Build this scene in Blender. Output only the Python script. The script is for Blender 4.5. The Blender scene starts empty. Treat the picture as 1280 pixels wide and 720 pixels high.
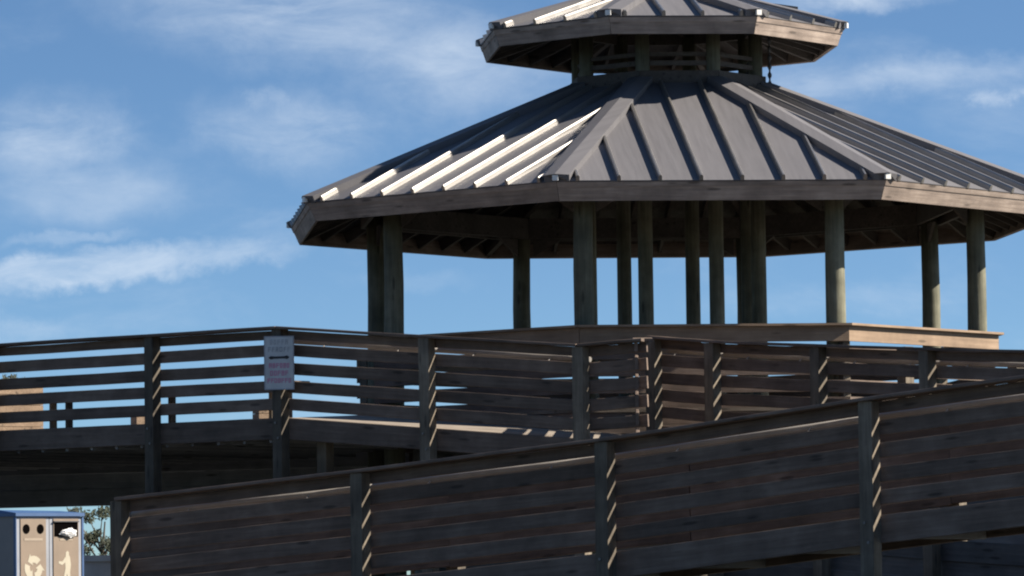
import bpy, bmesh, math, random
from mathutils import Vector, Matrix
R = math.radians
random.seed(11)
scene = bpy.context.scene
C = scene.collection
GZ = 1.3                                   # ground level of the raised plaza round the pavilion

# ------------------------------------------------------------------ camera
cam_d = bpy.data.cameras.new('camera')
cam_d.sensor_width = 36.0
cam_d.lens = 5741.8 / 1280 * 36.0
cam_d.clip_start = 0.5
cam_d.clip_end = 20000
cam = bpy.data.objects.new('camera', cam_d)
C.objects.link(cam)
cam.matrix_world = (Matrix.Translation((0, 0, 1.6)) @ Matrix.Rotation(R(90) + 0.0664, 4, 'X')
                    @ Matrix.Rotation(-0.0136, 4, 'Z'))
scene.camera = cam

# ------------------------------------------------------------------ sky and sun
SUN_AZ, SUN_EL = 89.0, 35.0                # azimuth from the direction towards the camera (-Y) to the right (+X)
az = R(SUN_AZ)
to_sun = Vector((math.sin(az) * math.cos(R(SUN_EL)), -math.cos(az) * math.cos(R(SUN_EL)), math.sin(R(SUN_EL))))
world = bpy.data.worlds.new('World')
scene.world = world
world.use_nodes = True
nt = world.node_tree
nt.nodes.clear()


def wn(t, **kw):
    n = nt.nodes.new(t)
    for k, v in kw.items():
        setattr(n, k, v)
    return n


def wm(op, a, b=None, c=None, clamp=False):
    n = nt.nodes.new('ShaderNodeMath')
    n.operation = op
    n.use_clamp = clamp
    for i, v in enumerate((a, b, c)):
        if v is None:
            continue
        if isinstance(v, (int, float)):
            n.inputs[i].default_value = v
        else:
            nt.links.new(v, n.inputs[i])
    return n.outputs[0]


tc = wn('ShaderNodeTexCoord')
sep = wn('ShaderNodeSeparateXYZ')
nt.links.new(tc.outputs['Generated'], sep.inputs[0])
comb = wn('ShaderNodeCombineXYZ')
nt.links.new(sep.outputs[0], comb.inputs[0])
nt.links.new(sep.outputs[1], comb.inputs[1])
nt.links.new(wm('MULTIPLY_ADD', sep.outputs[2], 2.5, 0.03), comb.inputs[2])
nrm = wn('ShaderNodeVectorMath', operation='NORMALIZE')
nt.links.new(comb.outputs[0], nrm.inputs[0])
sky = wn('ShaderNodeTexSky', sky_type='NISHITA')
sky.sun_disc = False
sky.sun_elevation = R(SUN_EL)
sky.sun_rotation = math.atan2(to_sun.x, to_sun.y)
sky.air_density = 1.0
sky.dust_density = 0.6
sky.ozone_density = 2.2
nt.links.new(nrm.outputs[0], sky.inputs['Vector'])
# clouds, laid out on the sky dome in degrees of azimuth and elevation
A_ = wm('MULTIPLY', wm('ARCTAN2', sep.outputs[0], sep.outputs[1]), 57.2958)
E_ = wm('MULTIPLY', wm('ARCSINE', sep.outputs[2]), 57.2958)
dome = wn('ShaderNodeCombineXYZ')
nt.links.new(A_, dome.inputs[0])
nt.links.new(E_, dome.inputs[1])


def wnoise(sx, sy, scale, detail, rough, off=0.0, dist=0.0):
    mp = wn('ShaderNodeMapping')
    mp.inputs['Scale'].default_value = (sx, sy, 1)
    mp.inputs['Location'].default_value = (off, off * 0.7, off * 1.3)
    mp.inputs['Rotation'].default_value = (0, 0, R(8))
    nt.links.new(dome.outputs[0], mp.inputs[0])
    n = wn('ShaderNodeTexNoise')
    n.inputs['Scale'].default_value = scale
    n.inputs['Detail'].default_value = detail
    n.inputs['Roughness'].default_value = rough
    n.inputs['Distortion'].default_value = dist
    nt.links.new(mp.outputs[0], n.inputs['Vector'])
    return n.outputs['Fac']


def cloud_bank(a, e, ra, re, tilt, amp, hard=1.0):
    """soft elliptical bank of cloud centred at azimuth a, elevation e"""
    mp = wn('ShaderNodeMapping', vector_type='TEXTURE')
    mp.inputs['Location'].default_value = (a, e, 0)
    mp.inputs['Rotation'].default_value = (0, 0, R(tilt))
    mp.inputs['Scale'].default_value = (ra, re, 1)
    nt.links.new(warp.outputs[0], mp.inputs[0])
    ln = wn('ShaderNodeVectorMath', operation='LENGTH')
    nt.links.new(mp.outputs[0], ln.inputs[0])
    mr = wn('ShaderNodeMapRange', interpolation_type='SMOOTHSTEP')
    mr.inputs['From Min'].default_value = 1.0 + 0.25 * hard
    mr.inputs['From Max'].default_value = 0.1 if hard < 2 else 0.55
    mr.inputs['To Min'].default_value = 0.0
    mr.inputs['To Max'].default_value = amp
    nt.links.new(ln.outputs['Value'], mr.inputs['Value'])
    return mr.outputs[0]


# ragged outlines: the dome coordinate is warped by noise before the banks are placed
wrp_n = wn('ShaderNodeTexNoise')
wrp_n.inputs['Scale'].default_value = 1.6
wrp_n.inputs['Detail'].default_value = 9
wrp_n.inputs['Roughness'].default_value = 0.64
nt.links.new(dome.outputs[0], wrp_n.inputs['Vector'])
wrp_s = wn('ShaderNodeVectorMath', operation='MULTIPLY_ADD')
nt.links.new(wrp_n.outputs['Color'], wrp_s.inputs[0])
wrp_s.inputs[1].default_value = (1.5, 0.55, 0)
wrp_s.inputs[2].default_value = (-0.75, -0.275, 0)
warp = wn('ShaderNodeVectorMath', operation='ADD')
nt.links.new(dome.outputs[0], warp.inputs[0])
nt.links.new(wrp_s.outputs[0], warp.inputs[1])

BANKS = [  # azimuth, elevation, half width, half height (degrees), tilt, amount, hardness
    (-5.3, 4.10, 2.2, 0.20, 5, 0.66, 2), (-5.6, 4.47, 1.0, 0.10, 4, 0.30, 1),
    (-2.6, 7.25, 2.8, 0.75, -6, 0.52, 1), (-0.8, 6.75, 1.6, 0.75, -10, 0.42, 1),
    (-5.8, 5.75, 1.1, 0.62, 10, 0.45, 1), (-2.7, 5.75, 1.4, 0.58, -8, 0.42, 1),
    (-3.05, 6.15, 0.34, 0.22, 0, 0.35, 1), (-5.2, 5.0, 1.6, 0.42, 0, 0.26, 1),
    (5.2, 6.36, 2.1, 0.24, 5, 0.42, 1), (3.9, 6.22, 0.8, 0.42, 0, 0.36, 1),
    (6.05, 6.10, 0.36, 0.15, 0, 0.5, 1), (4.2, 7.40, 1.4, 0.22, 4, 0.62, 2),
    (-6.0, 3.35, 1.0, 0.2, 3, 0.3, 1), (3.8, 3.58, 1.7, 0.2, 0, 0.2, 1),
    (-1.2, 3.9, 0.9, 0.15, 0, 0.12, 1)]
tex = wnoise(0.5, 1.5, 1.4, 9, 0.62, 3.1, 0.5)
texr = wn('ShaderNodeMapRange')
texr.inputs['From Min'].default_value = 0.33
texr.inputs['From Max'].default_value = 0.68
texr.inputs['To Min'].default_value = 0.28
texr.inputs['To Max'].default_value = 1.0
nt.links.new(tex, texr.inputs['Value'])
acc = None
for b in BANKS:
    o = cloud_bank(*b)
    acc = o if acc is None else wm('MAXIMUM', acc, o)
acc = wm('MULTIPLY', acc, texr.outputs[0])
# the same broken veil of cloud goes on over the whole sky
veil = wn('ShaderNodeMapRange', interpolation_type='SMOOTHSTEP')
veil.inputs['From Min'].default_value = 0.47
veil.inputs['From Max'].default_value = 0.80
veil.inputs['To Max'].default_value = 0.55
nt.links.new(wnoise(0.4, 1.0, 0.75, 7, 0.6, 9.3, 0.3), veil.inputs['Value'])
cl = wm('ADD', acc, wm('MULTIPLY', veil.outputs[0], 0.45), clamp=True)
bg1 = wn('ShaderNodeBackground')
bg1.inputs['Strength'].default_value = 0.05
tint = wn('ShaderNodeMix', data_type='RGBA', blend_type='MULTIPLY')
tint.inputs['Factor'].default_value = 1.0
nt.links.new(sky.outputs[0], tint.inputs['A'])
tint.inputs['B'].default_value = (0.76, 0.95, 1.08, 1)
nt.links.new(tint.outputs['Result'], bg1.inputs['Color'])
bg2 = wn('ShaderNodeBackground')
bg2.inputs['Color'].default_value = (0.62, 0.70, 0.80, 1)
bg2.inputs['Strength'].default_value = 0.46
mixs = wn('ShaderNodeMixShader')
nt.links.new(cl, mixs.inputs[0])
nt.links.new(bg1.outputs[0], mixs.inputs[1])
nt.links.new(bg2.outputs[0], mixs.inputs[2])
wout = wn('ShaderNodeOutputWorld')
nt.links.new(mixs.outputs[0], wout.inputs[0])

sun_d = bpy.data.lights.new('sun', 'SUN')
sun_d.energy = 5.0
sun_d.angle = R(0.53)
sun_d.color = (1.0, 0.90, 0.76)
sun = bpy.data.objects.new('sun', sun_d)
C.objects.link(sun)
sun.rotation_euler = (-to_sun).to_track_quat('-Z', 'Y').to_euler()

vs = scene.view_settings
vs.view_transform = 'Standard'
vs.look = 'None'
vs.exposure = 1.4
vs.gamma = 1.0
vs.use_curve_mapping = False
scene.cycles.max_bounces = 6
scene.cycles.filter_width = 2.1


# ------------------------------------------------------------------ materials
def mat_base(name):
    m = bpy.data.materials.new(name)
    m.use_nodes = True
    n = m.node_tree
    b = n.nodes['Principled BSDF']
    return m, n, b


def link_noise(n, coord, scale3, scale, detail, rough, rand=True):
    """noise in object space, shifted for each object so that copies differ"""
    mp = n.nodes.new('ShaderNodeMapping')
    mp.inputs['Scale'].default_value = scale3
    n.links.new(coord.outputs['Object'], mp.inputs[0])
    if rand:
        oi = n.nodes.new('ShaderNodeObjectInfo')
        mu = n.nodes.new('ShaderNodeVectorMath')
        mu.operation = 'SCALE'
        mu.inputs[0].default_value = (37.0, 19.0, 53.0)
        n.links.new(oi.outputs['Random'], mu.inputs['Scale'])
        n.links.new(mu.outputs[0], mp.inputs['Location'])
    t = n.nodes.new('ShaderNodeTexNoise')
    t.inputs['Scale'].default_value = scale
    t.inputs['Detail'].default_value = detail
    t.inputs['Roughness'].default_value = rough
    n.links.new(mp.outputs[0], t.inputs['Vector'])
    return t


def wood(name, c_dark, c_mid, c_light, axis='X', rough=0.75, vary=0.35, bump=0.35):
    m, n, b = mat_base(name)
    tcn = n.nodes.new('ShaderNodeTexCoord')
    st = {'X': (0.8, 16, 16), 'Y': (16, 0.8, 16), 'Z': (16, 16, 0.8)}[axis]
    grain = link_noise(n, tcn, st, 1.6, 6, 0.65)
    blot = link_noise(n, tcn, (1, 1, 1), 2.3, 4, 0.6)
    mx = n.nodes.new('ShaderNodeMath')
    mx.operation = 'MULTIPLY_ADD'
    n.links.new(blot.outputs['Fac'], mx.inputs[0])
    mx.inputs[1].default_value = 0.55
    sc_ = n.nodes.new('ShaderNodeMath')
    sc_.operation = 'MULTIPLY'
    sc_.inputs[1].default_value = 0.45
    n.links.new(grain.outputs['Fac'], sc_.inputs[0])
    n.links.new(sc_.outputs[0], mx.inputs[2])
    ramp = n.nodes.new('ShaderNodeValToRGB')
    e = ramp.color_ramp.elements
    e[0].position, e[0].color = 0.36, (*c_dark, 1)
    e[1].position, e[1].color = 0.64, (*c_light, 1)
    k = e.new(0.5)
    k.color = (*c_mid, 1)
    n.links.new(mx.outputs[0], ramp.inputs[0])
    oi = n.nodes.new('ShaderNodeObjectInfo')
    mr = n.nodes.new('ShaderNodeMapRange')
    mr.inputs['To Min'].default_value = 1 - vary
    mr.inputs['To Max'].default_value = 1 + vary
    n.links.new(oi.outputs['Random'], mr.inputs['Value'])
    mul = n.nodes.new('ShaderNodeVectorMath')
    mul.operation = 'SCALE'
    n.links.new(ramp.outputs[0], mul.inputs[0])
    n.links.new(mr.outputs[0], mul.inputs['Scale'])
    kmp = n.nodes.new('ShaderNodeMapping')
    kmp.inputs['Scale'].default_value = tuple(1.1 if q < 1 else 5.5 for q in st)
    n.links.new(tcn.outputs['Object'], kmp.inputs[0])
    ksh = n.nodes.new('ShaderNodeVectorMath')
    ksh.operation = 'SCALE'
    ksh.inputs[0].default_value = (61.0, 43.0, 29.0)
    n.links.new(oi.outputs['Random'], ksh.inputs['Scale'])
    n.links.new(ksh.outputs[0], kmp.inputs['Location'])
    vor = n.nodes.new('ShaderNodeTexVoronoi')
    vor.inputs['Scale'].default_value = 1.6
    n.links.new(kmp.outputs[0], vor.inputs['Vector'])
    kr = n.nodes.new('ShaderNodeMapRange')
    kr.inputs['From Min'].default_value = 0.10
    kr.inputs['From Max'].default_value = 0.19
    kr.inputs['To Min'].default_value = 0.45
    kr.inputs['To Max'].default_value = 1.0
    n.links.new(vor.outputs['Distance'], kr.inputs['Value'])
    mu2 = n.nodes.new('ShaderNodeVectorMath')
    mu2.operation = 'SCALE'
    n.links.new(mul.outputs[0], mu2.inputs[0])
    n.links.new(kr.outputs[0], mu2.inputs['Scale'])
    n.links.new(mu2.outputs[0], b.inputs['Base Color'])
    b.inputs['Roughness'].default_value = rough
    b.inputs['Specular IOR Level'].default_value = 0.35
    bp = n.nodes.new('ShaderNodeBump')
    bp.inputs['Strength'].default_value = bump
    bp.inputs['Distance'].default_value = 0.01
    n.links.new(grain.outputs['Fac'], bp.inputs['Height'])
    n.links.new(bp.outputs[0], b.inputs['Normal'])
    return m


def painted(name, col, rough=0.5, metallic=0.0, var=0.15, nscale=3.0, stretch=(1, 1, 1), bump=0.0, spec=0.5):
    m, n, b = mat_base(name)
    tcn = n.nodes.new('ShaderNodeTexCoord')
    t = link_noise(n, tcn, stretch, nscale, 5, 0.62)
    mr = n.nodes.new('ShaderNodeMapRange')
    mr.inputs['From Min'].default_value = 0.3
    mr.inputs['From Max'].default_value = 0.7
    mr.inputs['To Min'].default_value = 1 - var
    mr.inputs['To Max'].default_value = 1 + var
    n.links.new(t.outputs['Fac'], mr.inputs['Value'])
    oi = n.nodes.new('ShaderNodeObjectInfo')
    m2 = n.nodes.new('ShaderNodeMapRange')
    m2.inputs['To Min'].default_value = 1 - var * 0.6
    m2.inputs['To Max'].default_value = 1 + var * 0.6
    n.links.new(oi.outputs['Random'], m2.inputs['Value'])
    mm = n.nodes.new('ShaderNodeMath')
    mm.operation = 'MULTIPLY'
    n.links.new(mr.outputs[0], mm.inputs[0])
    n.links.new(m2.outputs[0], mm.inputs[1])
    sc_ = n.nodes.new('ShaderNodeVectorMath')
    sc_.operation = 'SCALE'
    sc_.inputs[0].default_value = col
    n.links.new(mm.outputs[0], sc_.inputs['Scale'])
    n.links.new(sc_.outputs[0], b.inputs['Base Color'])
    rr = n.nodes.new('ShaderNodeMapRange')
    rr.inputs['To Min'].default_value = max(0.05, rough - 0.1)
    rr.inputs['To Max'].default_value = min(1, rough + 0.1)
    n.links.new(t.outputs['Fac'], rr.inputs['Value'])
    n.links.new(rr.outputs[0], b.inputs['Roughness'])
    b.inputs['Metallic'].default_value = metallic
    b.inputs['Specular IOR Level'].default_value = spec
    if bump:
        bp = n.nodes.new('ShaderNodeBump')
        bp.inputs['Strength'].default_value = bump
        bp.inputs['Distance'].default_value = 0.02
        n.links.new(t.outputs['Fac'], bp.inputs['Height'])
        n.links.new(bp.outputs[0], b.inputs['Normal'])
    return m


M = {}
M['rail'] = wood('rail_wood', (0.072, 0.053, 0.042), (0.114, 0.083, 0.066), (0.165, 0.125, 0.101), vary=0.26, bump=0.5)
M['rail_v'] = wood('rail_wood_upright', (0.062, 0.051, 0.039), (0.106, 0.088, 0.067), (0.175, 0.147, 0.112), 'Z')
M['trim'] = wood('gazebo_trim_wood', (0.155, 0.125, 0.107), (0.245, 0.197, 0.168), (0.37, 0.305, 0.26), vary=0.12)
M['pale'] = wood('gazebo_rail_wood', (0.135, 0.093, 0.063), (0.185, 0.13, 0.088), (0.25, 0.18, 0.126), vary=0.12)
M['pole'] = wood('treated_pole_wood', (0.065, 0.066, 0.046), (0.115, 0.114, 0.080), (0.19, 0.185, 0.135), 'Z', vary=0.15)
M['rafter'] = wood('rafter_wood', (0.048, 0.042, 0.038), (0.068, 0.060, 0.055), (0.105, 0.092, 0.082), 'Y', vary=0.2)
M['deck'] = wood('deck_wood', (0.085, 0.068, 0.054), (0.12, 0.098, 0.078), (0.17, 0.14, 0.112), vary=0.15)
M['floor'] = wood('ramp_floor_wood', (0.15, 0.128, 0.105), (0.21, 0.18, 0.15), (0.28, 0.245, 0.205), vary=0.05)  # coloured paler than the deck wood to brighten the sunlit floor strip
M['under'] = wood('underdeck_lifted_wood', (0.15, 0.155, 0.165), (0.21, 0.215, 0.225), (0.28, 0.285, 0.295))  # hazy blue lift of the shade under the deck is put into the colour
M['skirt'] = wood('skirt_wood', (0.07, 0.068, 0.068), (0.10, 0.097, 0.095), (0.14, 0.135, 0.13))
M['metal'] = painted('roof_metal', (0.112, 0.110, 0.119), 0.62, 0.1, 0.10, 2.2, (9.0, 0.5, 0.5), 0.06, 0.25)
M['seam'] = painted('roof_seam_metal', (0.30, 0.29, 0.28), 0.34, 0.75, 0.10, 3.0)
M['hand'] = painted('handrail_grey', (0.22, 0.205, 0.19), 0.6, 0.2, 0.15, 5.0)
M['white'] = painted('hip_glint_white', (0.62, 0.62, 0.6), 0.4, 0, 0.06, 4.0)  # white colour stands in for sun glint on the metal hip ends
M['galv'] = painted('galvanised_steel', (0.16, 0.15, 0.14), 0.55, 0.5, 0.15, 6.0)
M['dark_metal'] = painted('dark_metal', (0.05, 0.052, 0.058), 0.5, 0.4, 0.2, 5.0)
M['bin_body'] = painted('bin_grey_body', (0.17, 0.16, 0.16), 0.6, 0, 0.15, 4.0)
M['bin_blue'] = painted('bin_blue_plastic', (0.035, 0.085, 0.20), 0.5, 0, 0.12, 4.0)
M['bin_tan'] = painted('bin_tan_panel', (0.19, 0.145, 0.108), 0.6, 0, 0.08, 5.0)
M['bin_frame'] = painted('bin_frame_grey', (0.24, 0.255, 0.29), 0.5, 0, 0.1, 5.0)
M['cream'] = painted('cream_print', (0.36, 0.33, 0.26), 0.6, 0, 0.05, 5.0)
M['label'] = painted('faded_label', (0.27, 0.22, 0.17), 0.6, 0, 0.06, 5.0)
M['black'] = painted('hollow_shade_black', (0.003, 0.0025, 0.0025), 0.95, 0, 0.1, 5.0, (1, 1, 1), 0, 0.0)  # the dark inside the bin openings is put into this black
M['paper'] = painted('white_paper', (0.6, 0.6, 0.6), 0.8, 0, 0.06, 9.0, (1, 1, 1), 0.5)
M['sign'] = painted('sign_sheet', (0.44, 0.46, 0.48), 0.5, 0, 0.12, 7.0)
M['sign_grey'] = painted('sign_grey_print', (0.27, 0.29, 0.31), 0.6, 0, 0.2, 9.0)
M['sign_black'] = painted('sign_black_print', (0.02, 0.02, 0.025), 0.6, 0, 0.1, 9.0)
M['sign_pink'] = painted('sign_magenta_print', (0.42, 0.17, 0.27), 0.6, 0, 0.12, 9.0)
M['concrete'] = painted('concrete', (0.30, 0.29, 0.28), 0.85, 0, 0.2, 3.0, (1, 1, 1), 0.3)
M['bark'] = painted('bark', (0.06, 0.048, 0.038), 0.9, 0, 0.3, 9.0, (1, 1, 0.3), 0.5)
M['leaf'] = painted('leaf', (0.022, 0.030, 0.015), 0.8, 0, 0.45, 2.0)
M['soil'] = painted('soil', (0.05, 0.035, 0.025), 0.95, 0, 0.3, 9.0, (1, 1, 1), 0.6)


def ground_material():
    m, n, b = mat_base('dark_ground')  # unseen ground, kept asphalt-dark to cut light bounced into the shade
    tcn = n.nodes.new('ShaderNodeTexCoord')
    t1 = link_noise(n, tcn, (1, 1, 1), 0.09, 8, 0.6, False)
    t2 = link_noise(n, tcn, (1, 1, 1), 14.0, 6, 0.7, False)
    ramp = n.nodes.new('ShaderNodeValToRGB')
    e = ramp.color_ramp.elements
    e[0].position, e[0].color = 0.40, (0.046, 0.045, 0.044, 1)
    e[1].position, e[1].color = 0.60, (0.035, 0.040, 0.028, 1)
    n.links.new(t1.outputs['Fac'], ramp.inputs[0])
    mx = n.nodes.new('ShaderNodeMix')
    mx.data_type = 'RGBA'
    mx.blend_type = 'OVERLAY'
    mx.inputs['Factor'].default_value = 0.5
    n.links.new(ramp.outputs[0], mx.inputs['A'])
    n.links.new(t2.outputs['Fac'], mx.inputs['B'])
    n.links.new(mx.outputs['Result'], b.inputs['Base Color'])
    b.inputs['Roughness'].default_value = 0.95
    return m


M['ground'] = ground_material()


# ------------------------------------------------------------------ helpers
def link(o, parent=None):
    C.objects.link(o)
    if parent is not None:
        o.parent = parent
    return o


def mesh_obj(name, verts, faces, mat, parent=None, loc=None, rot=None, smooth=False):
    me = bpy.data.meshes.new(name)
    me.from_pydata([tuple(v) for v in verts], [], faces)
    bm = bmesh.new()
    bm.from_mesh(me)
    bmesh.ops.recalc_face_normals(bm, faces=bm.faces)
    bm.to_mesh(me)
    bm.free()
    if smooth:
        for p in me.polygons:
            p.use_smooth = True
    me.materials.append(mat)
    o = bpy.data.objects.new(name, me)
    link(o, parent)
    if loc is not None:
        o.location = loc
    if rot is not None:
        o.rotation_euler = rot
    return o


def thing(name, label, cat, loc=(0, 0, 0), rz=0.0, group=None):
    o = bpy.data.objects.new(name, None)
    o.empty_display_size = 0.3
    link(o)
    o.location = loc
    o.rotation_euler = (0, 0, rz)
    o['label'] = label
    o['category'] = cat
    if group:
        o['group'] = group
    return o


def tag(o, label, cat, group=None):
    o['label'] = label
    o['category'] = cat
    if group:
        o['group'] = group
    return o


BOX = [(0, 1, 3, 2), (4, 6, 7, 5), (0, 4, 5, 1), (2, 3, 7, 6), (0, 2, 6, 4), (1, 5, 7, 3)]


def box_verts(x0, x1, y0, y1, z0, z1):
    return [(x, y, z) for x in (x0, x1) for y in (y0, y1) for z in (z0, z1)]


def box(name, x0, x1, y0, y1, z0, z1, mat, parent=None, **kw):
    return mesh_obj(name, box_verts(x0, x1, y0, y1, z0, z1), BOX, mat, parent, **kw)


def board(name, p0, p1, thick, high, mat, parent, segs=3, bow=0.004, ease=0.006):
    """a plank from p0 to p1 (centre line), grain along local X, edges eased, slightly bowed"""
    p0, p1 = Vector(p0), Vector(p1)
    d = p1 - p0
    L = d.length
    t, h, e = thick / 2, high / 2, min(ease, thick / 4)
    prof = [(-t + e, -h), (t - e, -h), (t, -h + e), (t, h - e), (t - e, h), (-t + e, h), (-t, h - e), (-t, -h + e)]
    vs_, fs = [], []
    for i in range(segs + 1):
        x = -L / 2 + L * i / segs
        k = 0 if i in (0, segs) else 1
        oy, oz = random.uniform(-bow, bow) * k, random.uniform(-bow, bow) * k
        vs_ += [(x, y + oy, z + oz) for y, z in prof]
    for i in range(segs):
        for j in range(8):
            a, b_ = i * 8 + j, i * 8 + (j + 1) % 8
            fs.append((a, b_, b_ + 8, a + 8))
    fs.append(tuple(range(7, -1, -1)))
    fs.append(tuple(range(segs * 8, segs * 8 + 8)))
    o = mesh_obj(name, vs_, fs, mat, parent)
    x = d.normalized()
    y = Vector((0, 0, 1)).cross(x).normalized()
    z = x.cross(y)
    rot = Matrix((x, y, z)).transposed().to_4x4()
    o.matrix_local = Matrix.Translation((p0 + p1) / 2) @ rot
    return o


def tube(name, pts, rads, mat, parent, seg=12, smooth=True):
    vs_, fs = [], []
    n = len(pts)
    pts = [Vector(p) for p in pts]
    for i, p in enumerate(pts):
        d = (pts[min(i + 1, n - 1)] - pts[max(i - 1, 0)]).normalized()
        a = d.orthogonal().normalized() if abs(d.z) < 0.999 else Vector((1, 0, 0))
        b_ = d.cross(a)
        for j in range(seg):
            t = 2 * math.pi * j / seg
            vs_.append(p + (a * math.cos(t) + b_ * math.sin(t)) * rads[i])
    for i in range(n - 1):
        for j in range(seg):
            k = (j + 1) % seg
            fs.append((i * seg + j, i * seg + k, (i + 1) * seg + k, (i + 1) * seg + j))
    fs.append(tuple(range(seg - 1, -1, -1)))
    fs.append(tuple(range((n - 1) * seg, n * seg)))
    o = mesh_obj(name, vs_, fs, mat, parent)
    if smooth:
        for p in o.data.polygons:
            p.use_smooth = len(p.vertices) == 4
    return o


# ------------------------------------------------------------------ ground
def ground_z(y):
    t = min(1, max(0, (y - 12) / 26))
    return GZ * t * t * (3 - 2 * t)


ys = [-300, -60, -10, 5] + [12 + 2 * i for i in range(14)] + [44, 60, 90, 160, 400, 1500, 9000]
xs = [-6000, -800, -150, -60, -30, -15, 0, 15, 30, 60, 150, 800, 6000]
gv = [(x, y, ground_z(y)) for y in ys for x in xs]
gf = []
nx = len(xs)
for j in range(len(ys) - 1):
    for i in range(nx - 1):
        gf.append((j * nx + i, j * nx + i + 1, (j + 1) * nx + i + 1, (j + 1) * nx + i))
g = mesh_obj('ground', gv, gf, M['ground'], smooth=True)
g['kind'] = 'structure'

# ------------------------------------------------------------------ gazebo
T = math.tan(R(22.5))
CO = math.cos(R(22.5))
gaz = thing('gazebo', 'large octagonal timber gazebo with two-tier grey metal roof and round poles', 'gazebo',
            (2.046, 59.4, GZ), -0.2934 + R(22.5))
SL, SL2 = 0.4378, 0.315
AL = math.atan(SL)


def eight(o, parent, skip=()):
    """copies of a part for the other seven sides"""
    res = [o]
    for k in range(1, 8):
        if k in skip:
            continue
        c = o.copy()
        link(c, parent)
        c.rotation_euler = (0, 0, R(45 * k))
        res.append(c)
    return res


def roof_frame(a, ze, AL=AL):
    """maps (u along eave, v up slope, w out of roof) of side 0 to gazebo space"""
    def f(u, v, w):
        ap = a - v * math.cos(AL) + w * math.sin(AL)
        return (u, -ap, ze + v * math.sin(AL) + w * math.cos(AL))

    def halfw(v, w):
        return (a - v * math.cos(AL) + w * math.sin(AL)) * T
    return f, halfw


def mitred(name, f, halfw, v0, v1, w0, w1, mat, parent, gap=0.003):
    vs_ = []
    for s in (-1, 1):
        for v in (v0, v1):
            for w in (w0, w1):
                vs_.append(f(s * (halfw(v, w) - gap), v, w))
    return mesh_obj(name, vs_, BOX, mat, parent)


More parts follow.
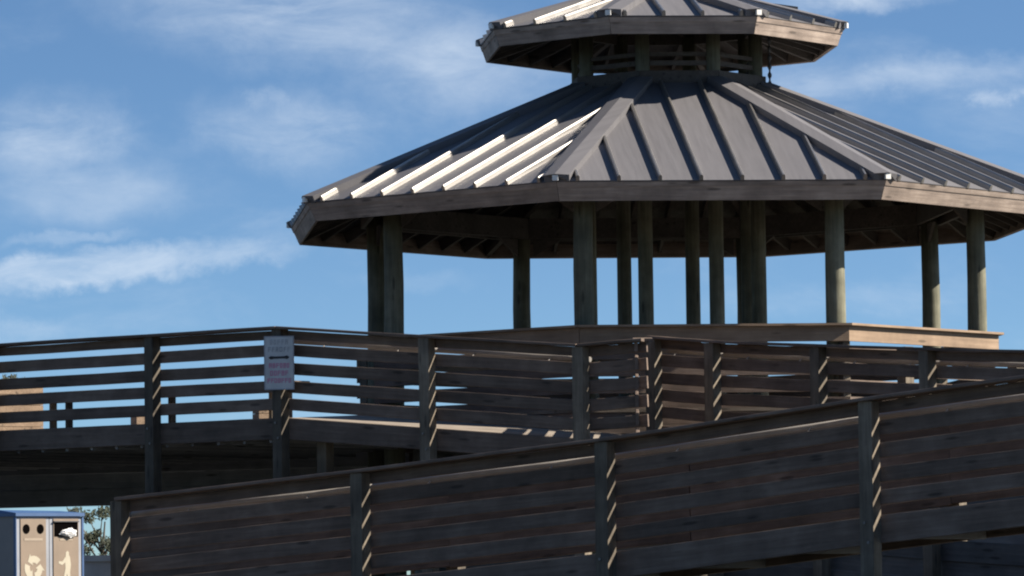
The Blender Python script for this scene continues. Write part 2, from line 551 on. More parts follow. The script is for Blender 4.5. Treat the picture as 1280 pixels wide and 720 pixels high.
def build_roof(rname, Rv, ze, r_top, spacing, nseam, fas_h, rafters, sl=SL):
    AL = math.atan(sl)
    a = Rv * CO
    atop = r_top * CO
    S = (a - atop) / math.cos(AL)
    f, hw = roof_frame(a, ze, AL)
    # sheathing: closed shell under the metal
    vs_, fs = [], []
    for k in range(8):
        th = R(45 * k)
        for v in (0.0, S):
            for w in (-0.05, -0.02):
                p = Vector(f(-hw(v, w), v, w))
                p.rotate(Matrix.Rotation(th, 3, 'Z'))
                vs_.append(p)
    for k in range(8):
        b0, b1 = 4 * k, 4 * ((k + 1) % 8)
        fs += [(b0 + 1, b1 + 1, b1 + 3, b0 + 3), (b0, b0 + 2, b1 + 2, b1), (b0, b1, b1 + 1, b0 + 1), (b0 + 2, b0 + 3, b1 + 3, b1 + 2)]
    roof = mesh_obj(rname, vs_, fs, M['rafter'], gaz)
    # metal pans between the seams, each its own sheet
    us = [(i - (nseam - 1) / 2) * spacing for i in range(nseam)]
    edges = [-9] + us + [9]
    for i in range(len(edges) - 1):
        ua, ub = edges[i], edges[i + 1]
        poly = []
        g_ = 0.004
        h0 = hw(-0.05, 0)
        lo, hi = max(ua + g_, -h0), min(ub - g_, h0)

        def vtop(u):
            return min(S, (a - abs(u) / T) / math.cos(AL))
        poly = [(lo, -0.05), (hi, -0.05)]
        cand = sorted({lo, hi, *[u for u in (-atop * T, atop * T) if lo < u < hi]}, reverse=True)
        for u in cand:
            v = vtop(u)
            if v > -0.045:
                poly.append((u, v))
        lift = random.uniform(0, 0.003)
        vs_ = [f(u, v, -0.004) for u, v in poly] + [f(u, v, 0.004 + lift + (0.0 if v < 0 else random.uniform(0, 0.003))) for u, v in poly]
        n = len(poly)
        fs = [tuple(range(n - 1, -1, -1)), tuple(range(n, 2 * n))] + [(j, (j + 1) % n, n + (j + 1) % n, n + j) for j in range(n)]
        eight(mesh_obj('roof_panel', vs_, fs, M['metal'], roof), roof)
    # standing seams
    for u in us:
        vt = min(S, (a - abs(u) / T) / math.cos(AL)) - 0.06
        if vt < 0.12:
            continue
        prof = [(-0.024, 0.0), (-0.020, 0.056), (-0.010, 0.072), (0.010, 0.072), (0.020, 0.056), (0.024, 0.0)]
        vs_ = [f(u + x, -0.055, w) for x, w in prof] + [f(u + x, vt, w) for x, w in prof]
        n = len(prof)
        fs = [tuple(range(n - 1, -1, -1)), tuple(range(n, 2 * n))] + [(j, (j + 1) % n, n + (j + 1) % n, n + j) for j in range(n)]
        eight(mesh_obj('seam', vs_, fs, M['seam'], roof), roof)
    # hip caps over the corner between side 0 and side 1
    hv = R(22.5)

    def hip_pt(v, off, w):
        """point near the +u corner of side 0; off<0 on side 0, off>0 on side 1"""
        h = hw(v, 0)
        if off <= 0:
            return Vector(f(h + off, v, w))
        p = Vector(f(-h + off, v, w))
        p.rotate(Matrix.Rotation(R(45), 3, 'Z'))
        return p
    vs_ = []
    for v in (-0.075, S - 0.02):
        for off, w in ((-0.165, 0.0), (-0.16, 0.088), (0.0, 0.098), (0.16, 0.088), (0.165, 0.0)):
            q = hip_pt(v, off, w)
            if abs(off) < 1e-6:
                th = R(22.5)
                rr = (a - v * math.cos(AL) + w * math.sin(AL)) / CO
                q = Vector((rr * math.sin(th), -rr * math.cos(th), ze + v * math.sin(AL) + w * math.cos(AL)))
            vs_.append(q)
    fs = [(0, 1, 6, 5), (1, 2, 7, 6), (2, 3, 8, 7), (3, 4, 9, 8), (4, 0, 5, 9), (0, 4, 3, 2, 1), (5, 6, 7, 8, 9)]
    eight(mesh_obj('hip_cap', vs_, fs, M['metal'], roof), roof)
    th = R(22.5)
    rr = (a + 0.078 * math.cos(AL)) / CO
    q = Vector((rr * math.sin(th), -rr * math.cos(th), ze - 0.078 * math.sin(AL) + 0.035))
    cap = mesh_obj('hip_end_glint', [q + Matrix.Rotation(th, 3, 'Z') @ Vector(v) for v in box_verts(-0.035, 0.035, -0.02, 0.02, -0.02, 0.045)], BOX, M['white'], roof)  # small white box painted as the glint at the hip end
    eight(cap, roof)
    # fascia and drip board, square to the slope
    eight(mitred('fascia', f, hw, -0.04, -0.002, -fas_h, -0.014, M['trim'], roof), roof)
    eight(mitred('drip_board', f, hw, -0.0475, -0.0425, -0.075, -0.012, M['trim'], roof), roof)
    # rafters
    if rafters:
        n = rafters
        step = 2 * (a * T) / (n + 1)
        for i in range(n):
            u = -a * T + step * (i + 1)
            vt = min(S, (a - abs(u) / T) / math.cos(AL)) - 0.05
            if vt < 0.25:
                continue
            vs_ = [f(u + x, v, w) for x in (-0.02, 0.02) for v in (0.0, vt) for w in (-0.20, -0.052)]
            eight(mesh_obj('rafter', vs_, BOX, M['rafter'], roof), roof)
    th = R(22.5)
    vs_ = []
    for s in (-0.035, 0.035):
        for v in (0.005, S):
            for w in (-0.24, -0.055):
                rr = (a - v * math.cos(AL) + w * math.sin(AL)) / CO
                vs_.append((rr * math.sin(th) + s * math.cos(th), -rr * math.cos(th) + s * math.sin(th), ze + v * math.sin(AL) + w * math.cos(AL)))
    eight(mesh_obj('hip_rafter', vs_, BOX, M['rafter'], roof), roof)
    return roof, a, S


ZE, RV = 6.507 - GZ, 5.15
Z2, R2 = 8.80 - GZ, 2.40
RP, RC, RR = 4.02, 1.19, 4.28
main_roof, a1, S1 = build_roof('roof', RV, ZE, 1.32, 0.495, 8, 0.255, 7)
cup_roof, a2, S2 = build_roof('cupola_roof', R2, Z2, 0.10, 0.49, 4, 0.23, 3, SL2)
cup_roof.location = (-0.08, 0.008, 0)
# apex finial of the cupola roof
zt = Z2 + (R2 * CO) * SL2
tube('finial', [(0, 0, zt - 0.12), (0, 0, zt + 0.02), (0, 0, zt + 0.10), (0, 0, zt + 0.22)], [0.2, 0.19, 0.07, 0.02], M['metal'], cup_roof, 8, False)


def roof_z(r_apothem):
    return ZE + (a1 - r_apothem) * SL


def corner(k, r, z):
    th = R(22.5 + 45 * k)
    return Vector((r * math.sin(th), -r * math.cos(th), z))


DECKG = 3.80 - GZ
# outer poles and cupola poles
for k in range(8):
    ztop = roof_z(RP * CO) - 0.20
    p = corner(k, RP, 0)
    jx, jy = random.uniform(-0.02, 0.02), random.uniform(-0.02, 0.02)
    tube('pole', [(p.x, p.y, -0.3), (p.x, p.y, DECKG), (p.x + jx, p.y + jy, 4.2), (p.x, p.y, ztop)],
         [0.138, 0.130, 0.121, 0.114], M['pole'], gaz, 18)
    p = corner(k, RC, 0)
    tube('cupola_pole', [(p.x, p.y, -0.3), (p.x, p.y, DECKG), (p.x, p.y, 5.0), (p.x, p.y, Z2 + 0.12)],
         [0.105, 0.10, 0.095, 0.09], M['pole'], gaz, 14)


def ring(name, r, z0, z1, thick, mat, parent, skip=(), gap=0.004):
    ro, ri = r * CO + thick / 2, r * CO - thick / 2
    vs_ = []
    for s in (-1, 1):
        for ap in (ro, ri):
            for z in (z0, z1):
                vs_.append((s * (ap * T - gap), -ap, z))
    o = mesh_obj(name, vs_, BOX, mat, parent)
    objs = eight(o, parent, [k for k in skip if k])
    if 0 in skip:
        bpy.data.objects.remove(o)
    return objs


zb = roof_z(RP * CO) - 0.22
ring('ring_beam', RP + 0.17, zb - 0.30, zb - 0.02, 0.05, M['rafter'], gaz)
ring('ring_beam', RP - 0.17, zb - 0.30, zb - 0.02, 0.05, M['rafter'], gaz)
zc = roof_z(RC * CO) - 0.16
ring('inner_ring_beam', RC + 0.14, zc - 0.34, zc - 0.08, 0.05, M['rafter'], gaz)
# gusset braces under the ring beam
for s in (-1, 1):
    x1, x0 = s * ((RP - 0.05) * CO * T - 0.13), s * ((RP - 0.05) * CO * T - 0.52)
    y = -(RP - 0.03) * CO
    vs_ = [(x1, y - 0.02, zb - 0.30), (x0, y - 0.02, zb - 0.30), (x1, y - 0.02, zb - 0.54),
           (x1, y + 0.02, zb - 0.30), (x0, y + 0.02, zb - 0.30), (x1, y + 0.02, zb - 0.54)]
    eight(mesh_obj('gusset', vs_, [(0, 1, 2), (3, 5, 4), (0, 3, 4, 1), (1, 4, 5, 2), (2, 5, 3, 0)], M['rafter'], gaz), gaz)
# cupola: curb, rails between its poles, beam under the small roof
zr0 = roof_z(1.32 * CO)
ring('cupola_curb', 1.30, zr0 - 0.10, zr0 + 0.16, 0.05, M['rafter'], gaz)
ring('cupola_rail', RC, zr0 + 0.24, zr0 + 0.30, 0.04, M['rafter'], gaz)
ring('cupola_rail', RC, zr0 + 0.36, zr0 + 0.41, 0.04, M['rafter'], gaz)
ring('cupola_beam', RC + 0.02, Z2 + 0.02, Z2 + 0.24, 0.06, M['rafter'], gaz)

# gazebo deck, rim boards and railing
dv, df = [], []
for z in (DECKG - 0.045, DECKG):
    dv += [corner(k, 4.50, z) for k in range(8)]
df = [tuple(range(7, -1, -1)), tuple(range(8, 16))] + [(k, (k + 1) % 8, 8 + (k + 1) % 8, 8 + k) for k in range(8)]
mesh_obj('decking', dv, df, M['deck'], gaz)
ring('rim_joist', 4.46, DECKG - 0.30, DECKG - 0.05, 0.05, M['rail'], gaz)
ZR = 4.79 - GZ
OPEN = (6,)                                  # the side where the viewing deck joins
ring('rail_cap', RR + 0.02, ZR - 0.002, ZR + 0.026, 0.13, M['pale'], gaz, OPEN)
for i in range(5):
    ring('rail_board', RR, ZR - 0.185 - 0.205 * i if i else ZR - 0.19, ZR - 0.185 - 0.205 * i + 0.14 if i else ZR - 0.005, 0.038,
         M['pale'] if i == 0 else M['rail'], gaz, OPEN)  # top board coloured paler as sunlit, lower boards darker as shaded
for k in range(8):
    p = corner(k, RR - 0.09, 0)
    box('rail_post', -0.05, 0.05, -0.05, 0.05, DECKG, ZR - 0.005, M['rail_v'], gaz, loc=(p.x, p.y, 0), rot=(0, 0, R(22.5 + 45 * k)))
# clad wall of the room under the deck
for k in range(8):
    for i in range(7):
        z0 = -0.02 + i * 0.315
        if z0 > DECKG - 0.35:
            break
    # each side as wide lapped boards
o0 = []
for i in range(7):
    z0 = 0.0 + i * 0.315
    ro = 3.55 * CO
    vs_ = []
    for s in (-1, 1):
        for ap, z in ((ro, z0), (ro - 0.03, z0), (ro - 0.025, z0 + 0.312), (ro - 0.05, z0 + 0.312)):
            vs_.append((s * (ap * T - 0.004), -ap, z))
    fs = [(0, 4, 6, 2), (1, 3, 7, 5), (0, 1, 5, 4), (2, 6, 7, 3), (0, 2, 3, 1), (4, 5, 7, 6)]
    eight(mesh_obj('wall_board', vs_, fs, M['skirt'], gaz), gaz)

# rain chain hanging from the cupola eave, and the small plate on its far slope
chx = corner(1, 1.46, 0)
px, py = chx.x, chx.y
zc0, zc1 = roof_z(1.5 * CO) + 0.06, Z2 - 0.02
cv = []
cr = []
nseg = 26
for i in range(nseg + 1):
    cv.append((px, py, zc0 + (zc1 - zc0) * i / nseg))
    cr.append(0.012 if i % 4 in (0, 1) else 0.027)
tube('rain_chain', cv, cr, M['dark_metal'], cup_roof, 8, False)
fq, hq = roof_frame(a2, Z2, math.atan(SL2))


def on_side(k, u, v, w):
    p = Vector(fq(u, v, w))
    p.rotate(Matrix.Rotation(R(45 * k), 3, 'Z'))
    return p


vs_ = [on_side(2, u, v, w) for u, v, w in ((-0.15, 0.50, 0.20), (0.25, 0.50, 0.21), (0.25, 0.85, 0.15), (-0.15, 0.85, 0.14))]
vs_ += [p + Vector((0, 0, 0.03)) for p in vs_]
mesh_obj('mounted_plate', vs_, [(3, 2, 1, 0), (4, 5, 6, 7), (0, 1, 5, 4), (1, 2, 6, 5), (2, 3, 7, 6), (3, 0, 4, 7)], M['dark_metal'], cup_roof)
for u in (-0.12, 0.12):
    tube('plate_bracket', [on_side(2, u, 0.72, 0.0), on_side(2, u, 0.68, 0.165)], [0.018, 0.018], M['dark_metal'], cup_roof, 6)

# ------------------------------------------------------------------ railings of the deck and the ramps
PITCH, BH, BT = 0.21, 0.14, 0.038
PW = 0.14


def railing(parent, pts, nboards=5, hang=False, handrail=True, rim=True, posts=None, front=True, bottom=GZ - 0.2, drop=1.07, hr_off=0.20):
    """posts with boards behind them; pts are the top of the railing at each post"""
    pts = [Vector(p) for p in pts]
    for i, p in enumerate(pts):
        q = pts[min(i + 1, len(pts) - 1)] - pts[max(i - 1, 0)]
        ya = math.atan2(q.y, q.x)
        if posts is None or posts[i]:
            h = PW / 2
            top = p.z - (0.036 if front else 0.0)
            base = p.z - 1.32 if hang else bottom
            o = box('post', -h, h, -h, h, 0, top - base, M['rail_v'], parent)
            o.location = (p.x, p.y, base)
            o.rotation_euler = (random.uniform(-.004, .004), random.uniform(-.004, .004), ya)
            if front:
                for zz in (1.10, 1.28):
                    n6 = [(0.016 * math.cos(R(60 * k)), 0.016 * math.sin(R(60 * k))) for k in range(6)]
                    vs_ = [(x, -h - 0.012, z) for x, z in n6] + [(x, -h + 0.002, z) for x, z in n6]
                    bo = mesh_obj('bolt', vs_, [tuple(range(6)), tuple(range(11, 5, -1))] + [(k, (k + 1) % 6, 6 + (k + 1) % 6, 6 + k) for k in range(6)],
                                  M['galv'], o)
                    bo.location = (0.02 if zz > 1.2 else -0.02, 0, top - base - zz)
    sgn = 1 if front else -1
    for i in range(len(pts) - 1):
        a, b_ = pts[i], pts[i + 1]
        d = b_ - a
        back = Vector((-d.y, d.x, 0)).normalized() * sgn
        ux = d.normalized() * 0.004
        for j in range(nboards):
            hj = BH if j or not front else 0.106
            off = back * (PW / 2 + BT / 2 + 0.002 + random.uniform(0, 0.005))
            zc_ = -(j * PITCH + BH - hj / 2) + (random.uniform(-0.006, 0.006) if j else -0.006)
            board('rail_board', a + ux + off + Vector((0, 0, zc_ + random.uniform(-.004, .004))),
                  b_ - ux + off + Vector((0, 0, zc_ + random.uniform(-.004, .004))), BT, hj, M['rail'], parent)
        if front:
            off = back * 0.018 + Vector((0, 0, -0.017))
            board('cap_board', a + off, b_ + off, 0.235, 0.034, M['rail'], parent)
        if handrail:
            off = back * (PW / 2 + BT + hr_off - 0.1) + Vector((0, 0, -0.168))
            tube('handrail', [a + off, b_ + off], [0.030, 0.030], M['hand'], parent, 12)
            for t in (0.25, 0.75):
                m = a + d * t + back * (PW / 2 + BT)
                tube('handrail_bracket', [m + Vector((0, 0, -0.23)), m + back * (hr_off - 0.1) + Vector((0, 0, -0.168))], [0.009, 0.009], M['hand'], parent, 6)
        if rim:
            off = back * (PW / 2 + BT / 2 + 0.002)
            board('rim_joist', a + ux + off + Vector((0, 0, -drop - 0.13)), b_ - ux + off + Vector((0, 0, -drop - 0.13)), 0.045, 0.255, M['rail'], parent)


def slab(name, poly, thick, mat, parent):
    n = len(poly)
    vs_ = [Vector(p) - Vector((0, 0, thick)) for p in poly] + [Vector(p) for p in poly]
    fs = [tuple(range(n - 1, -1, -1)), tuple(range(n, 2 * n))] + [(j, (j + 1) % n, n + (j + 1) % n, n + j) for j in range(n)]
    return mesh_obj(name, vs_, fs, mat, parent)


def planks(name, a, b_, back, width, thick, mat, parent, pw=0.14, gap=0.006):
    """decking of a straight run, planks across it from a to b (top centre of the front edge)"""
    a, b_ = Vector(a), Vector(b_)
    d = b_ - a
    L = d.length
    n = int(L / pw)
    vs_, fs = [], []
    for i in range(n):
        s0, s1 = i / n + gap / L / 2, (i + 1) / n - gap / L / 2
        base = len(vs_)
        dz = random.uniform(-0.002, 0.002)
        for s in (s0, s1):
            for w in (0, width):
                for z in (-thick, dz):
                    vs_.append(a + d * s + back * w + Vector((0, 0, z)))
        fs += [tuple(base + q for q in f) for f in BOX]
    o = mesh_obj(name, vs_, fs, mat, parent)
    o['kind'] = 'stuff'
    return o


# -- viewing deck to the left of the gazebo
deck = thing('viewing_deck', 'level timber viewing deck with slatted railing beside the gazebo', 'deck', (0, 0, 0))
K = Vector((-2.738, 54.0, 4.775))
UL = Vector((-0.778, 0.628, 0)).normalized()
left_pts = [K + UL * s for s in (9.6, 7.1, 4.85, 2.07, 0.0)]
railing(deck, left_pts, handrail=False)
DZ = 3.705
fl = slab('decking', [(-2.70, 54.10, DZ), (-12.1, 61.6, DZ), (-7.7, 67.0, DZ), (-0.12, 63.45, DZ), (-2.30, 60.7, DZ), (-1.97, 57.24, DZ)],
          0.045, M['deck'], deck)
BKU = Vector((0.628, 0.778, 0))
for i in range(24):
    s = 0.3 + i * 0.42
    p0 = K + UL * s + BKU * 0.15
    ln_ = 5.4 if s > 3.5 else 2.6 + s * 0.6
    board('joist', Vector((p0.x, p0.y, DZ - 0.17)), Vector((p0.x, p0.y, DZ - 0.17)) + BKU * ln_, 0.04, 0.235, M['under'], deck, segs=1)
# deep skirt boards along the far edge of the deck
A0, B0 = Vector((-7.75, 67.05, 0)), Vector((-0.1, 63.5, 0))
for i in range(3):
    z = DZ - 0.17 - i * 0.236
    board('skirt_board', A0 + Vector((0, 0.03 * (i % 2), z)), B0 + Vector((0, 0.03 * (i % 2), z)), 0.025, 0.25, M['under'], deck)
A0, B0 = Vector((-12.1, 61.7, 0)), Vector((-7.8, 66.95, 0))
for i in range(3):
    z = DZ - 0.17 - i * 0.236
    board('skirt_board', A0 + Vector((0, 0.03 * (i % 2), z)), B0 + Vector((0, 0.03 * (i % 2), z)), 0.025, 0.25, M['under'], deck)
for t in (0.15, 0.5, 0.85):
    p = Vector((-7.6, 66.9, 0)).lerp(Vector((-0.3, 63.5, 0)), t)
    if t > 0.6:
        box('post', -.07, .07, -.07, .07, GZ - 0.2, DZ - 0.05, M['rail_v'], deck, loc=(p.x, p.y, 0))
p = K + BKU * 0.3 + Vector((0.32, 0, 0))
box('post', -.07, .07, -.07, .07, GZ - 0.2, DZ - 0.05, M['rail_v'], deck, loc=(p.x, p.y, 0), rot=(0, 0, -0.68))

# -- upper ramp falling from the deck corner
upr = thing('upper_ramp', 'short timber ramp falling from the signed deck corner, sunlit floor edge showing', 'ramp', (0, 0, 0))
A1 = Vector((0.758, 51.7, 4.395))
Am = Vector((-0.976, 52.88, 4.585))
KA = K + (A1 - K).normalized() * 0.02
C1 = Vector((1.475, 51.40, 4.43))
Cb = Vector((1.56, 54.62, 4.62))
railing(upr, [K, Am, A1], handrail=True, posts=[False, True, True])
railing(upr, [A1, C1], handrail=False, posts=[False, False])
railing(upr, [C1, Cb], handrail=False, posts=[False, False])
zf = lambda x, y: 3.70 - 0.0665 * (x + 2.738) + 0.062 * (y - 54.0)
pl = [(-2.66, 54.12), (0.78, 51.86), (1.40, 51.58), (1.50, 54.55), (0.80, 55.12), (-1.90, 57.18)]
slab('ramp_floor', [(x, y, zf(x, y)) for x, y in pl], 0.05, M['floor'], upr)

# -- side ramp falling to the right in front of the gazebo
sdr = thing('side_ramp', 'timber ramp with slatted railing running down past the front of the gazebo', 'ramp', (0, 0, 0))
Bp = [(1.665, 54.8, 4.650), (2.354, 54.2, 4.555), (3.522, 53.0, 4.428), (4.678, 51.7, 4.301), (5.880, 50.4, 4.186), (7.30, 48.9, 4.06), (8.72, 47.4, 3.94)]
railing(sdr, Bp, handrail=True)
dB = Vector((0.70, -0.714, 0))
bB = Vector((0.714, 0.70, 0))
far = [Vector(p) + bB * 1.55 + Vector((0, 0, 0.01)) for p in Bp[2:]]
railing(sdr, far, handrail=False, front=False, hang=True)
for i in range(len(Bp) - 1):
    a, b_ = Vector(Bp[i]), Vector(Bp[i + 1])
    for j in range(8):
        o = bB * (0.16 + 0.03 * (j % 2)) - Vector((0, 0, 1.40 + 0.22 * j))
        if a.z + o.z > GZ - 0.1:
            board('skirt_board', a + o, b_ + o, 0.025, 0.236, M['skirt'], sdr, segs=1)
planks('decking', Vector(Bp[2]) + bB * 0.12 - Vector((0, 0, 1.085)), Vector(Bp[6]) + bB * 0.12 - Vector((0, 0, 1.085)), bB, 1.33, 0.04, M['deck'], sdr)

# -- lower ramp in the foreground
lwr = thing('lower_ramp', 'long timber ramp climbing past the recycling bins, tall slatted railing', 'ramp', (0, 0, 0))
Fp = [(-4.002, 46.6, 2.624), (-1.513, 45.0, 2.831), (0.848, 43.3, 3.047), (3.22, 41.7, 3.331), (5.60, 39.98, 3.575), (7.99, 38.3, 3.80)]
railing(lwr, Fp, handrail=True)
dF = (Vector(Fp[5]) - Vector(Fp[0]))
dF.z = 0
dF.normalize()
bF = Vector((-dF.y, dF.x, 0))
farF = [Vector(p) + bF * 1.6 + Vector((0, 0, 0.02)) for p in Fp]
farF[0] = farF[0] - dF * 1.15 - Vector((0, 0, 0.09))
railing(lwr, farF, handrail=True, front=False, hang=True)
for i in range(5):
    planks('decking', Vector(Fp[i]) + bF * 0.12 - Vector((0, 0, 1.085)), Vector(Fp[i + 1]) + bF * 0.12 - Vector((0, 0, 1.085)), bF, 1.38, 0.04, M['deck'], lwr)

for i in range(12):
    p = Vector(Fp[0]).lerp(Vector(Fp[5]), (i + 0.5) / 12)
    k = (i + 0.5) / 12 * 5
    a = Vector(Fp[int(k)]).lerp(Vector(Fp[int(k) + 1]), k - int(k))
    z = Vector((0, 0, -1.085 - 0.14))
    board('joist', a + bF * 0.13 + z, a + bF * 1.47 + z, 0.04, 0.19, M['skirt'], lwr, segs=1)
# ------------------------------------------------------------------ bench and planter on the deck
bench = thing('bench', 'long backless plank bench behind the deck railing, left of the sign', 'bench', (0, 0, 0))
for j in range(3):
    o = 0.36 + j * 0.135
    board('seat_plank', K + UL * 0.15 + BKU * o + Vector((0, 0, DZ + 0.43 - K.z)), K + UL * 4.3 + BKU * o + Vector((0, 0, DZ + 0.43 - K.z)),
          0.125, 0.04, M['rail'], bench)
for s in (0.45, 2.35, 4.1):
    for q in (0.36, 0.64):
        p = K + UL * s + BKU * q
        box('leg', -0.035, 0.035, -0.035, 0.035, 0.0, 0.41, M['rail_v'], bench, loc=(p.x, p.y, DZ), rot=(0, 0, 0.6))
def planter(x, y, rz, w, d, n, label):
    t = thing('planter_box', label, 'planter', (x, y, DZ), rz)
    for i in range(n):
        z0 = 0.008 + i * 0.15
        box('side_board', -0.025, 0.0, 0.0, d, z0, z0 + 0.144, M['pale'], t)
        box('side_board', -w, -w + 0.025, 0.0, d, z0, z0 + 0.144, M['pale'], t)
        box('side_board', -w + 0.028, -0.028, 0.0, 0.025, z0, z0 + 0.144, M['pale'], t)
        box('side_board', -w + 0.028, -0.028, d - 0.025, d, z0, z0 + 0.144, M['pale'], t)
    box('soil', -w + 0.03, -0.03, 0.03, d - 0.03, 0.01, n * 0.15 - 0.05, M['soil'], t)
    return t


planter(-7.35, 63.6, R(-55), 0.9, 0.95, 6, 'big board-sided planter box at the far edge of the deck, with a plant')
planter(-5.30, 64.55, R(-62), 0.22, 0.27, 4, 'narrow square planter box on the deck, farther from the gazebo')
planter(-3.56, 64.2, R(-62), 0.22, 0.27, 4, 'narrow square planter box on the deck, closer to the gazebo')


def leaf_cloud(name, centres, nleaf, size, mat, parent):
    vs_, fs = [], []
    for cx, cy, cz, rx, ry, rz in centres:
        for _ in range(nleaf):
            while True:
                a = Vector([random.uniform(-1, 1) for _ in range(3)])
                if 0.05 < a.length < 1:
                    break
            a = a * (0.6 + 0.5 * random.random())
            p = Vector((cx + a.x * rx, cy + a.y * ry, cz + a.z * rz))
            d = Vector([random.gauss(0, 1) for _ in range(3)]).normalized()
            e = d.orthogonal().normalized()
            s = size * random.uniform(0.5, 1.3)
            b_ = len(vs_)
            vs_ += [p - d * s, p + e * s * 0.38, p + d * s, p - e * s * 0.38]
            fs.append((b_, b_ + 1, b_ + 2, b_ + 3))
    me = bpy.data.meshes.new(name)
    me.from_pydata([tuple(v) for v in vs_], [], fs)
    me.materials.append(mat)
    o = bpy.data.objects.new(name, me)
    return link(o, parent)


shr = thing('potted_plant', 'small dark low plant growing in the deck planter box', 'plant', (-7.02, 64.05, DZ + 0.85))
tube('stem', [(0, 0, -0.05), (0.02, 0, 0.12)], [0.015, 0.008], M['bark'], shr, 6)
leaf_cloud('foliage', [(0, 0, 0.10, 0.16, 0.2, 0.10), (0.14, 0.1, 0.07, 0.12, 0.1, 0.07)], 160, 0.035, M['leaf'], shr)

# ------------------------------------------------------------------ notice on the corner post
sg = thing('notice_sign', 'weathered grey notice with black bar and magenta lettering on the corner post', 'sign', (-2.745, 53.86, 4.022), R(-6))
box('sign_sheet', -0.178, 0.178, -0.004, 0.004, 0.0, 0.632, M['sign'], sg)
for z0, z1 in ((0.0, 0.012), (0.62, 0.632)):
    box('sign_edge', -0.178, 0.178, -0.007, -0.0045, z0, z1, M['bin_frame'], sg)
for x0, x1 in ((-0.178, -0.166), (0.166, 0.178)):
    box('sign_edge', x0, x1, -0.007, -0.0045, 0.013, 0.619, M['bin_frame'], sg)


def scribble(z, h, widths, mat, gap=0.014):
    """a row of worn, unreadable characters"""
    tot = sum(widths) + gap * (len(widths) - 1)
    x = -tot / 2
    vs_, fs = [], []

    def rect(x0, x1, z0, z1):
        b_ = len(vs_)
        vs_.extend([(x0, -0.0065, z0), (x1, -0.0065, z0), (x1, -0.0065, z1), (x0, -0.0065, z1)])
        fs.append((b_, b_ + 1, b_ + 2, b_ + 3))
    for w in widths:
        t = min(0.011, w * 0.4)
        rect(x, x + t, z, z + h)
        k = random.random()
        rect(x + t, x + w, z + h - t, z + h)
        if k < 0.6:
            rect(x + t, x + w, z + h * 0.45, z + h * 0.45 + t)
        if k > 0.3:
            rect(x + w - t, x + w, z + t * 0.2, z + h - t)
        if k > 0.5:
            rect(x + t, x + w - t, z, z + t)
        x += w + gap
    return mesh_obj('lettering', vs_, fs, mat, sg)


scribble(0.530, 0.060, [0.03, 0.03, 0.035, 0.03, 0.032], M['sign_grey'])
scribble(0.445, 0.058, [0.034, 0.03, 0.03, 0.036, 0.03, 0.03], M['sign_grey'])
zb_ = 0.378
vs_ = [(-0.125, -0.0065, zb_), (-0.10, -0.0065, zb_ - 0.022), (-0.06, -0.0065, zb_ - 0.014), (0.06, -0.0065, zb_ - 0.012), (0.10, -0.0065, zb_ - 0.02),
       (0.125, -0.0065, zb_ + 0.004), (0.095, -0.0065, zb_ + 0.026), (0.06, -0.0065, zb_ + 0.016), (-0.05, -0.0065, zb_ + 0.014), (-0.10, -0.0065, zb_ + 0.02)]
mesh_obj('black_bar', vs_, [tuple(range(10))], M['sign_black'], sg)
scribble(0.255, 0.058, [0.034, 0.032, 0.034, 0.03, 0.032, 0.03], M['sign_pink'], 0.010)
scribble(0.165, 0.060, [0.036, 0.034, 0.036, 0.034, 0.036], M['sign_pink'], 0.010)
scribble(0.080, 0.055, [0.032, 0.030, 0.034, 0.030, 0.032, 0.032, 0.03], M['sign_pink'], 0.010)

# ------------------------------------------------------------------ recycling and litter bins
BW, BD, BHT = 0.856, 0.62, 1.14
bn = thing('recycling_station', 'double recycling and litter bin, tan front panels, blue lid, grey sides', 'bin', (-4.884, 45.0, GZ), R(40))
bn.scale = (0.9, 1, 1)
box('body', 0.0, BW, 0.02, BD, 0.0, BHT - 0.02, M['bin_body'], bn)
lv = [(-0.025, -0.03, BHT - 0.02), (BW + 0.025, -0.03, BHT - 0.02), (BW + 0.025, BD + 0.02, BHT - 0.02), (-0.025, BD + 0.02, BHT - 0.02),
      (-0.025, -0.03, BHT + 0.012), (BW + 0.025, -0.03, BHT + 0.012), (BW - 0.02, BD * 0.55, BHT + 0.04), (0.02, BD * 0.55, BHT + 0.05),
      (BW + 0.025, BD + 0.02, BHT + 0.012), (-0.025, BD + 0.02, BHT + 0.012)]
mesh_obj('lid', lv, [(3, 2, 1, 0), (0, 1, 5, 4), (4, 5, 6, 7), (5, 1, 2, 8), (8, 6, 5), (2, 3, 9, 8), (9, 7, 6, 8), (3, 0, 4, 9), (4, 7, 9)], M['bin_blue'], bn)
box('corner_edge', BW + 0.002, BW + 0.024, -0.012, 0.05, 0.0, BHT - 0.023, M['bin_blue'], bn)
box('corner_edge', -0.012, -0.002, -0.012, 0.03, 0.0, BHT - 0.023, M['bin_blue'], bn)
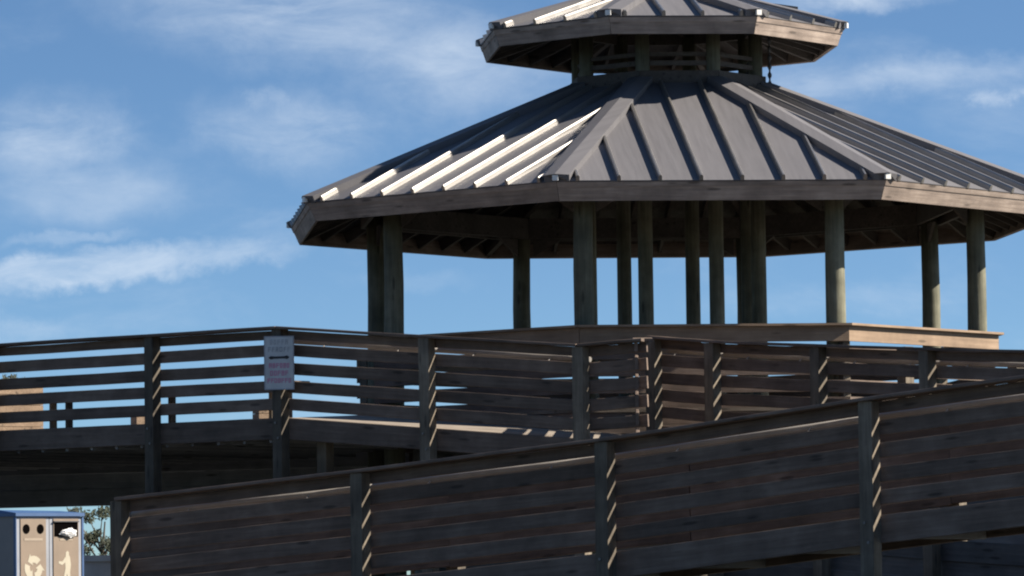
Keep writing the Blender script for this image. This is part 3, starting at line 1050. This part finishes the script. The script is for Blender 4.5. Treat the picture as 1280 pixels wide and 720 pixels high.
for i, x0 in enumerate((0.004, 0.434)):
    x1 = x0 + 0.422
    fr = box('door', x0, x1, -0.004, 0.018, 0.05, BHT - 0.025, M['bin_frame'], bn)
    pn = box('front_panel', x0 + 0.045, x1 - 0.045, -0.012, -0.0045, 0.07, BHT - 0.045, M['bin_tan'], bn)
    cx = (x0 + x1) / 2
    if i == 0:
        for dx in (-0.092, 0.092):
            n = 20
            vs_ = [(cx + dx + 0.046 * math.cos(2 * math.pi * k / n), -0.0145, 0.995 + 0.048 * math.sin(2 * math.pi * k / n)) for k in range(n)]
            vs_ += [(x, -0.0122, z) for x, y, z in vs_]
            fs = [tuple(range(n)), tuple(range(2 * n - 1, n - 1, -1))] + [(k, (k + 1) % n, n + (k + 1) % n, n + k) for k in range(n)]
            mesh_obj('round_hole_shade', vs_, fs, M['black'], bn)  # flat black disc as the shade inside the hole
        box('label_plate', cx - 0.12, cx + 0.12, -0.0145, -0.0125, 0.880, 0.905, M['label'], bn)
        # three chasing arrows
        for q in range(3):
            a0 = R(90 + 120 * q)
            pts = []
            ro, ri = 0.118, 0.050
            for t in range(7):
                an = a0 - R(50) + R(68) * t / 6
                pts.append((ro * math.cos(an), ro * math.sin(an)))
            tip = a0 + R(52)
            pts += [((ro + .03) * math.cos(a0 + R(18)), (ro + .03) * math.sin(a0 + R(18))), (0.095 * math.cos(tip), 0.095 * math.sin(tip)),
                    ((ri - .025) * math.cos(a0 + R(18)), (ri - .025) * math.sin(a0 + R(18)))]
            for t in range(7):
                an = a0 + R(18) - R(68) * t / 6
                pts.append((ri * math.cos(an), ri * math.sin(an)))
            vs_ = [(cx + x * 1.0, -0.0140, 0.615 + y) for x, y in pts]
            mesh_obj('recycling_arrow', vs_, [tuple(range(len(vs_)))], M['cream'], bn)
    else:
        box('litter_slot_shade', cx - 0.155, cx + 0.155, -0.0145, -0.0125, 0.92, 1.062, M['black'], bn)  # flat black sheet as the shade inside the slot
        box('hood', cx - 0.165, cx + 0.165, -0.03, -0.0128, 1.063, 1.073, M['dark_metal'], bn)
        box('label_plate', cx - 0.085, cx + 0.085, -0.0145, -0.0125, 0.880, 0.905, M['label'], bn)
        # figure dropping litter
        pts = [(-0.005, 0.60), (0.018, 0.615), (0.035, 0.60), (0.035, 0.575), (0.05, 0.55), (0.06, 0.48), (0.05, 0.40), (0.055, 0.30), (0.02, 0.30), (0.012, 0.39),
               (-0.015, 0.33), (-0.055, 0.31), (-0.03, 0.37), (-0.012, 0.44), (-0.015, 0.50), (-0.055, 0.475), (-0.10, 0.49), (-0.10, 0.512), (-0.05, 0.51), (-0.01, 0.555)]
        vs_ = [(cx + x, -0.0140, z + 0.165) for x, z in pts]
        mesh_obj('figure_mark', vs_, [tuple(range(len(vs_)))], M['cream'], bn)
        box('figure_mark', cx - 0.10, cx - 0.065, -0.0142, -0.0128, 0.465, 0.495, M['cream'], bn)
# rubbish stuffed into the litter opening
bm = bmesh.new()
bmesh.ops.create_icosphere(bm, subdivisions=3, radius=1.0)
for v in bm.verts:
    k = 1 + random.uniform(-0.16, 0.16)
    v.co = Vector((v.co.x * 0.125 * k, v.co.y * 0.045 * k, v.co.z * 0.055 * k * (1.2 if v.co.x > 0 else 0.8)))
me = bpy.data.meshes.new('crumpled_paper')
bm.to_mesh(me)
bm.free()
me.materials.append(M['paper'])
lit = link(bpy.data.objects.new('crumpled_paper', me))
lit.matrix_world = Matrix.Translation((-4.884, 45.0, GZ)) @ Matrix.Rotation(R(40), 4, 'Z') @ Matrix.Translation((0.60, -0.022, 0.955)) @ Matrix.Scale(0.78, 4)
tag(lit, 'crumpled white paper stuffed in the litter bin opening', 'litter')

# ------------------------------------------------------------------ low wall and shrub behind the bins
lw = thing('low_wall', 'low grey concrete wall behind the bins at the ramp foot', 'wall', (-6.4, 49.3, GZ), R(-4))
for i in range(4):
    x0 = -2.0 + i * 1.05
    box('wall_block', x0, x0 + 1.04, -0.1, 0.1, -0.1, 0.70, M['concrete'], lw)
box('coping', -2.02, 2.22, -0.13, 0.13, 0.702, 0.765, M['concrete'], lw)


def small_tree(name, loc, h, label, seed, spread):
    random.seed(seed)
    t = thing(name, label, 'tree', loc)
    tube('trunk', [(0, 0, -0.1), (0.03, 0, h * 0.25), (-0.02, 0.02, h * 0.5), (0.03, 0, h * 0.8)], [0.05, 0.042, 0.03, 0.012], M['bark'], t, 8)
    cents = []
    for i in range(16):
        z0 = h * random.uniform(0.15, 0.62)
        an = random.uniform(0, 6.28)
        l = spread * random.uniform(0.5, 1.0)
        p0 = Vector((0, 0, z0))
        p1 = p0 + Vector((math.cos(an) * l * 0.5, math.sin(an) * l * 0.5, h * random.uniform(0.12, 0.25)))
        p2 = p1 + Vector((math.cos(an + .3) * l * 0.4, math.sin(an + .3) * l * 0.4, h * random.uniform(0.08, 0.22)))
        tube('branch', [p0, p1, p2], [0.02, 0.013, 0.004], M['bark'], t, 5)
        for pp, q in ((p1, 0.12), (p2, 0.16)):
            if random.random() < 0.7:
                cents.append((pp.x, pp.y, pp.z, q, q, q * 0.8))
    for i in range(10):
        an = random.uniform(0, 6.28)
        cents.append((math.cos(an) * spread * .8, math.sin(an) * spread * .8, h * random.uniform(0.1, 0.35), 0.25, 0.25, 0.2))
    leaf_cloud('crown', cents, 190, 0.036, M['leaf'], t)
    return t


small_tree('scrub_tree', (-6.72, 75.0, GZ), 1.95, 'thin scrubby small tree seen between the bins and the ramp', 5, 0.75)
